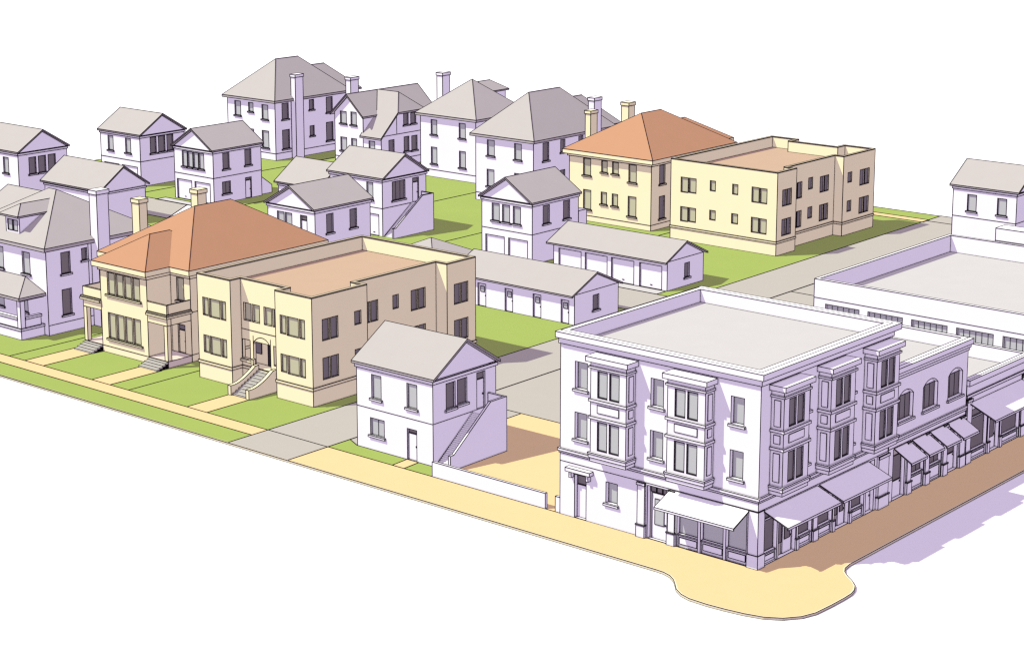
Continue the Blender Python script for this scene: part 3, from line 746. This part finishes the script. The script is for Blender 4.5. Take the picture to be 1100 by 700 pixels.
# ------------------------------------------------------------------ shops
def awning(t, fr, a, b, zt, out, zf, m='white', drop=.14):
    """sloped canvas awning with a short valance and open ends"""
    ox, oy, dx, dy = fr; nx, ny = dy, -dx
    def T(u, d, z): return (ox + dx * u + nx * d, oy + dy * u + ny * d, z)
    q = MB(); th = .05
    P = [(.01, zt), (out, zf), (out, zf - drop), (out - .05, zf - drop), (out - .05, zf - th), (.01, zt - th)]
    q.prism([T(a, d, z) for d, z in P], tuple(Vector(T(b, 0, 0)) - Vector(T(a, 0, 0))))
    o = q.build('awning', m, t)
    return o
def pilaster(t, fr, a, b, z1, d=.12, plinth=.78):
    q = MB(); lbox(q, fr, a, b, plinth + .06, z1, .003, d); lbox(q, fr, a - .04, b + .04, 0, plinth, .003, d + .06)
    lbox(q, fr, a - .07, b + .07, plinth, plinth + .06, .003, d + .09); lbox(q, fr, a - .04, b + .04, z1 - .18, z1 - .02, d + .002, d + .06)
    q.build('pilaster', 'white', t)
def shop_window(t, fr, a, b, zb, zt, depth, bars=0, panels=1, trans=None):
    """display window over a panelled bulkhead; wall opening runs from the ground to zt"""
    q = MB(); lbox(q, fr, a + .01, b - .01, .01, zb, -depth, -depth + .16)
    L = (b - a - .1) / panels
    for i in range(panels): lbox(q, fr, a + .05 + i * L + .08, a + .05 + (i + 1) * L - .08, .2, zb - .14, -depth + .161, -depth + .2)
    lbox(q, fr, a - .0, b + .0, zb, zb + .07, -depth, -depth + .22)
    q.build('bulkhead', 'white', t)
    w = window(t, fr, a + .01, b - .01, zb + .075, zt - .01, depth=depth, bars=bars, sill=False, name='display_window')
    if trans:
        r = MB(); lbox(r, fr, a + .02, b - .02, trans, trans + .1, -depth + .05, -depth + .1); r.build('transom_bar', 'white', w)
def bay(t, fr, u0, u1, D=.9):
    """two storey bay window with panels, trims and a flat cap"""
    ox, oy, dx, dy = fr; nx, ny = dy, -dx
    def T(u, d): return (ox + dx * u + nx * d, oy + dy * u + ny * d)
    L = u1 - u0
    o = MB()
    fw = [(.50, 1.24, 5.2, 7.05), (1.42, 2.16, 5.2, 7.05), (.50, 1.24, 8.6, 10.3), (1.42, 2.16, 8.6, 10.3)]
    c = (L - 2.66) / 2; fw = [(a + c, b + c, e, f) for a, b, e, f in fw]
    wall(o, T(u0, D), T(u1, D), 4.9, 10.86, fw, depth=.1)
    wall(o, T(u1, D), T(u1, .003), 4.9, 10.86); wall(o, T(u0, .003), T(u0, D), 4.9, 10.86)
    root = o.build('bay_window', 'white', t)
    f2 = frame_of(T(u0, D), T(u1, D))
    for w in fw: 
        f = MB(); tt = .06
        lbox(f, f2, w[0], w[0] + tt, w[2], w[3], -.12, -.05); lbox(f, f2, w[1] - tt, w[1], w[2], w[3], -.12, -.05)
        lbox(f, f2, w[0] + tt, w[1] - tt, w[2], w[2] + tt, -.12, -.05); lbox(f, f2, w[0] + tt, w[1] - tt, w[3] - tt, w[3], -.12, -.05)
        f.build('window_frame', 'frame_dark', root, ink=0)
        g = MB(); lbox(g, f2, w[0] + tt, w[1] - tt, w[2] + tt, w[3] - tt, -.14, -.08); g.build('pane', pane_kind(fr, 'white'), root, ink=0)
    def sides(mb, z0, z1, a=.24, b=.68, d=.03):
        for A, B in ((T(u1, D), T(u1, 0)), (T(u0, 0), T(u0, D))):
            lbox(mb, frame_of(A, B), a, b, z0, z1, .003, d)
    p = MB(); lbox(p, f2, .5 + c, 2.16 + c, 7.62, 8.12, .003, .035); sides(p, 7.6, 8.12); sides(p, 5.25, 7.0); sides(p, 8.65, 10.25)
    p.build('panel', 'white', root)
    def slabs(name, *L):
        k = MB()
        for z0, z1, e in L: k.prism([(*T(a, d), z0) for a, d in ((u0 - e, .003), (u0 - e, D + e), (u1 + e, D + e), (u1 + e, .003))], (0, 0, z1 - z0))
        k.build(name, 'white', root)
    slabs('base_moulding', (4.43, 4.68, .02), (4.682, 4.9, .09), (4.902, 5.0, .13))
    slabs('sill_band', (8.3, 8.46, .1)); slabs('head_band', (7.2, 7.36, .1)); slabs('frieze_band', (10.44, 10.56, .1)); slabs('cap', (10.862, 11.18, .24))
    return root

t = thing('corner_building', 'three storey white corner shop building with bay windows and awnings', 'shop building', (-7.5, 7.5, 0))
S = 15.05; PL = rect(-15.02, 0, 0, 15.03)
fF = frame_of(PL[0], PL[1]); fR = frame_of(PL[1], PL[2])
X = lambda x: x + 15.02
up = [(X(-13.84), X(-12.87), z0, z1) for z0, z1 in ((5.25, 7.0), (8.52, 10.3))] + [(X(-7.95), X(-7.0), z0, z1) for z0, z1 in ((5.25, 7.0), (8.52, 10.3))] + [(X(-2.08), X(-1.15), z0, z1) for z0, z1 in ((5.25, 7.0), (8.6, 10.3))]
gf = [(X(-11.33), X(-10.43), 1.56, 2.95)]
dl = (X(-13.84), X(-12.9), .01, 2.9)
d2 = (X(-8.1), X(-6.6), .01, 3.45)
sw = [(X(-5.85), X(-4.3)), (X(-4.1), X(-2.45)), (X(-2.25), X(-.78))]
w = MB()
wall(w, PL[0], PL[1], 0, 11.72, up + gf + [dl, d2] + [(a, b_, .01, 3.45) for a, b_ in sw], depth=.3)
su = [(4.6, 5.4, 5.25, 7.0), (4.6, 5.4, 8.6, 10.3), (9.8, 10.6, 5.25, 7.0), (9.8, 10.6, 8.6, 10.3)]
ss = [(.7, 2.1), (4.4, 6.0), (6.65, 8.35), (10.5, 12.2)]; sd = [(2.25, 4.2), (8.6, 10.35), (12.4, 13.4)]
wall(w, PL[1], PL[2], 0, 11.72, su + [(a, b_, .01, 3.45) for a, b_ in ss + sd], depth=.3)
wall(w, PL[2], PL[3], 0, 11.72); wall(w, PL[3], PL[0], 0, 11.72)
e = .005; w.line((-15.02, -e, 3.58), (e, -e, 3.58), (e, 15.03, 3.58))
w.build('wall', 'white', t)
d = MB(); d.face([(*p, 11.2) for p in offset(PL, -.38)]); d.build('roof_deck', 'deck_pale', t)
c = MB(); ring(c, PL, [.14, .14, .02, .05], 11.3, 11.72); ring(c, PL, [.42, .42, .42, .1], 11.722, 12.1)
inn = offset(PL, -.4); po = offset(PL, 0)
for i in range(4):
    j = (i + 1) % 4
    c.face([(*po[i], 12.1), (*po[j], 12.1), (*inn[j], 12.1), (*inn[i], 12.1)], ink=False); c.face([(*inn[j], 11.2), (*inn[i], 11.2), (*inn[i], 12.1), (*inn[j], 12.1)])
c.build('cornice', 'white', t)
c = MB(); ring(c, PL, [.06, .06, .02, .06], 4.12, 4.26); ring(c, PL, [.14, .14, .02, .12], 4.262, 4.42); c.build('belt_course', 'white', t)
for o in up + gf: window(t, fF, *o, depth=.3)
for o in su: window(t, fR, *o, depth=.3)
for u in (-11.9, -6.05): bay(t, fF, X(u), X(u) + 2.75)
for u in (1.1, 6.33, 11.7): bay(t, fR, u, u + 2.78)
door(t, fF, *dl, depth=.3, transom=.72)
h = MB(); lbox(h, fF, X(-14.3), X(-12.35), 3.12, 3.36, .003, .4)
for a in (-14.1, -12.75): lbox(h, fF, X(a), X(a) + .18, 2.7, 3.118, .003, .26)
h.build('door_hood', 'white', t)
pilaster(t, fF, X(-8.8), X(-8.25), 3.56); pilaster(t, fF, X(-6.5), X(-6.0), 3.5, d=.08)
dd = door(t, fF, X(-7.95), X(-6.75), .01, 2.95, depth=.3, transom=.0, lite=(X(-7.7), X(-7.0), .95, 2.6))
q = MB()
for i in range(3): lbox(q, fF, X(-8.0) + i * .46, X(-8.0) + i * .46 + .38, 3.02, 3.4, -.33, -.25)
q.build('transom_pane', 'dark_glass', dd)
for a, b_ in sw: shop_window(t, fF, a, b_, .75, 3.45, .3)
awning(t, fF, X(-6.4), X(-.62), 3.52, 1.65, 2.86)
for i, (a, b_) in enumerate(ss): shop_window(t, fR, a, b_, .66, 3.45, .3, trans=2.7)
for a, b_ in sd[:2]:
    dd = door(t, fR, a + .85, b_ - .1, .01, 2.35, depth=.3, transom=0, lite=(a + 1.05, b_ - .3, .9, 2.2))
    q = MB(); lbox(q, fR, a + .05, a + .75, .8, 3.35, -.33, -.26); q.build('side_pane', 'dark_glass', dd)
door(t, fR, *sd[2], .01, 3.4, depth=.3, transom=1.1)
q = MB()
pc = [(-.66, .003), (-.66, -.05), (.05, -.05), (.05, .62), (.003, .62), (.003, .003)]
q.prism([(x, y, .84) for x, y in pc], (0, 0, 2.7))
pb = [(-.7, .003), (-.7, -.1), (.1, -.1), (.1, .66), (.003, .66), (.003, .003)]
q.prism([(x, y, 0) for x, y in pb], (0, 0, .837))
q.build('corner_pier', 'white', t)
for a in (4.2, 6.1, 8.36, 10.36): pilaster(t, fR, a, a + (.18 if a in (4.2, 8.36, 10.36) else .5), 3.4, d=.05, plinth=.7)
pilaster(t, fR, 13.7, 14.95, 3.56, d=.16, plinth=.8)
awning(t, fR, .55, 6.5, 3.5, 1.75, 2.82); awning(t, fR, 6.75, 12.6, 3.5, 1.75, 2.82)

t = thing('shop_building', 'two storey white shop with arched upper windows and four small awnings', 'shop building', (-7.5, 20.3, 0))
PL = rect(-15.02, 0, 15.12, 25.45); fR = frame_of(PL[1], PL[2]); Y = lambda y: y - 15.12
aw = [(Y(16.15), Y(18.1), 5.2, 7.25, .4), (Y(19.4), Y(21.38), 5.2, 7.25, .4), (Y(22.82), Y(24.8), 5.2, 7.25, .4)]
ds = [(Y(15.75), Y(17.3)), (Y(22.98), Y(24.5))]; ws = [(Y(18.1), Y(19.85)), (Y(20.55), Y(22.25))]
w = MB(); wall(w, PL[0], PL[1], 0, 8.2); wall(w, PL[1], PL[2], 0, 8.2, aw + [(a, b_, .01, 3.5) for a, b_ in ds + ws], depth=.28); wall(w, PL[2], PL[3], 0, 8.2); wall(w, PL[3], PL[0], 0, 8.2)
w.line((.005, 15.12, 3.62), (.005, 25.45, 3.62)); w.build('wall', 'white', t)
c = MB(); ring(c, PL, [.02, .1, .02, .02], 8.2, 8.42); ring(c, PL, [.02, .2, .02, .02], 8.422, 8.68); ring(c, PL, [.02, .36, .05, .02], 8.682, 9.03)
inn = offset(PL, -.36)
for i in range(4):
    j = (i + 1) % 4
    c.face([(*PL[i], 9.03), (*PL[j], 9.03), (*inn[j], 9.03), (*inn[i], 9.03)], ink=False); c.face([(*inn[j], 8.15), (*inn[i], 8.15), (*inn[i], 9.03), (*inn[j], 9.03)])
c.build('cornice', 'white', t)
d = MB(); d.face([(*p, 8.15) for p in inn]); d.build('roof_deck', 'deck_pale', t)
c = MB(); ring(c, PL, [.02, .06, .02, .02], 3.92, 4.1); ring(c, PL, [.02, .13, .02, .02], 4.102, 4.26); c.build('belt_course', 'white', t)
for o in aw: window(t, fR, *o[:4], depth=.28, rise=.4, bars=2)
for i, (a, b_) in enumerate(ds): 
    dd = door(t, fR, a + .05, b_ - .05, .01, 2.9, depth=.28, transom=1.75, name='double_door')
for a, b_ in ws: shop_window(t, fR, a, b_, 1.05, 3.5, .28, bars=2)
for a, b_ in ((17.5, 18.02), (19.93, 20.45), (22.36, 22.9), (24.68, 25.4)): pilaster(t, fR, Y(a), Y(b_), 3.56, d=.1, plinth=.8)
for a, b_ in ((15.85, 17.9), (18.2, 20.22), (20.54, 22.53), (22.86, 25.05)): awning(t, fR, Y(a), Y(b_), 3.55, 1.33, 2.8)

t = thing('shop_building', 'one storey white shop with large awning at the right edge of the street row', 'shop building', (-7.5, 30, 0))
PL = rect(-15.02, 0, 25.52, 34.75); fR = frame_of(PL[1], PL[2]); Y = lambda y: y - 25.52
ws = [(Y(26.35), Y(28.75)), (Y(30.9), Y(33.7))]; dr = (Y(29.1), Y(30.6))
w = MB(); wall(w, PL[0], PL[1], 0, 5.6); wall(w, PL[1], PL[2], 0, 5.6, [(a, b_, .01, 3.7) for a, b_ in ws + [dr]], depth=.3); wall(w, PL[2], PL[3], 0, 5.6); wall(w, PL[3], PL[0], 0, 5.6)
w.build('wall', 'white', t)
c = MB(); ring(c, PL, [.02, .08, .02, .02], 4.72, 4.9); ring(c, PL, [.02, .22, .05, .02], 5.6, 6.0); inn = offset(PL, -.3)
for i in range(4):
    j = (i + 1) % 4
    c.face([(*PL[i], 6.0), (*PL[j], 6.0), (*inn[j], 6.0), (*inn[i], 6.0)], ink=False); c.face([(*inn[j], 4.95), (*inn[i], 4.95), (*inn[i], 6.0), (*inn[j], 6.0)])
c.build('cornice', 'white', t)
d = MB(); d.face([(*p, 4.95) for p in inn]); d.build('roof_deck', 'deck_pale', t)
for a, b_ in ws: shop_window(t, fR, a, b_, .62, 3.7, .3, trans=2.95)
door(t, fR, dr[0] + .1, dr[1] - .1, .01, 3.6, depth=.3, transom=1.2, lite=(dr[0] + .35, dr[1] - .35, .9, 2.2))
pilaster(t, fR, Y(25.6), Y(26.25), 4.6, d=.08); pilaster(t, fR, Y(28.8), Y(29.05), 4.2, d=.05); pilaster(t, fR, Y(30.65), Y(30.87), 4.2, d=.05); pilaster(t, fR, Y(33.8), Y(34.6), 4.6, d=.08)
awning(t, fR, Y(26.0), Y(33.75), 4.28, 2.0, 3.42)

t = thing('commercial_building', 'broad flat roofed white building with a row of clerestory windows behind the shops', 'commercial building', (-9, 45, 0))
PL = rect(-18.05, 4.0, 34.85, 56.2); fF = frame_of(PL[0], PL[1])
cw = [(1.05 + i * 3.72, 4.0 + i * 3.72, 5.9, 6.85) for i in range(6)]
w = MB(); wall(w, PL[0], PL[1], 0, 8.7, cw, depth=.2); wall(w, PL[1], PL[2], 0, 8.7); wall(w, PL[2], PL[3], 0, 8.7); wall(w, PL[3], PL[0], 0, 8.7)
w.line((-18.05, 34.845, 7.24), (4, 34.845, 7.24)); inn = parapet(w, PL, 7.28, 8.7, .3); w.build('wall', 'white', t)
d = MB(); d.face([(*p, 7.28) for p in inn]); d.build('roof_deck', 'deck_pale', t)
for o in cw: window(t, fF, *o, depth=.2, bars=5, sill=True)

# ------------------------------------------------------------------ camera
cd = bpy.data.cameras.new('camera'); co_ = bpy.data.objects.new('camera', cd); COL.objects.link(co_)
cd.sensor_width = 36; cd.lens = FPX / 1100 * 36; cd.shift_y = -(350 - 230.8) / 1100
cd.clip_start = 1; cd.clip_end = 6000
co_.location = CAM
yaw, pit = -0.70306, 0.20004
fwd = Vector((math.sin(yaw) * math.cos(pit), math.cos(yaw) * math.cos(pit), -math.sin(pit)))
co_.rotation_euler = fwd.to_track_quat('-Z', 'Y').to_euler()
sc.camera = co_
# ------------------------------------------------------------------ daylight
d = Vector((.475, .60, -1.0)).normalized()
sl = bpy.data.lights.new('sun', 'SUN'); so = bpy.data.objects.new('sun', sl); COL.objects.link(so)
sl.energy = 3.8; sl.angle = math.radians(.5); sl.color = (0.95, 1.0, .80)
so.rotation_euler = d.to_track_quat('-Z', 'Y').to_euler()
wd = bpy.data.worlds.new('World'); sc.world = wd; wd.use_nodes = True
nt = wd.node_tree; bg = nt.nodes['Background']
sk = nt.nodes.new('ShaderNodeTexSky'); sk.sky_type = 'NISHITA'; sk.sun_disc = False
sk.sun_elevation = math.asin(-d.z); sk.sun_rotation = math.atan2(-d.x, -d.y)
# even fill: the sky colour is taken from high above, so the light from all sides is alike
tcw = nt.nodes.new('ShaderNodeTexCoord'); vm = nt.nodes.new('ShaderNodeVectorMath'); vm.operation = 'MULTIPLY_ADD'
vm.inputs[1].default_value = (0, 0, 0); vm.inputs[2].default_value = (0, 0, 1)
nt.links.new(tcw.outputs['Generated'], vm.inputs[0]); nt.links.new(vm.outputs[0], sk.inputs[0])
tint = nt.nodes.new('ShaderNodeMix'); tint.data_type = 'RGBA'; tint.blend_type = 'MULTIPLY'; tint.inputs[0].default_value = 1.0
tint.inputs[7].default_value = (3.32, 2.02, 1.72, 1)
nt.links.new(sk.outputs[0], tint.inputs[6]); nt.links.new(tint.outputs[2], bg.inputs['Color'])
bg.inputs['Strength'].default_value = 0.15
sc.view_settings.view_transform = 'Standard'; sc.view_settings.look = 'None'; sc.view_settings.gamma = 1.0
sc.view_settings.exposure = 0.0
sc.render.film_transparent = False
# ambient light: distance limited (keeps the shade even)
wd.cycles.sampling_method = 'NONE'
sc.cycles.use_fast_gi = True; sc.cycles.fast_gi_method = 'REPLACE'
sc.cycles.ao_bounces = 1; sc.cycles.ao_bounces_render = 1
wd.light_settings.ao_factor = 1.0; wd.light_settings.distance = 0.15
sc.cycles.use_denoising = False
sc.cycles.pixel_filter_type = 'BLACKMAN_HARRIS'; sc.cycles.filter_width = 1.3
sc.cycles.max_bounces = 4; sc.cycles.diffuse_bounces = 1; sc.cycles.glossy_bounces = 2
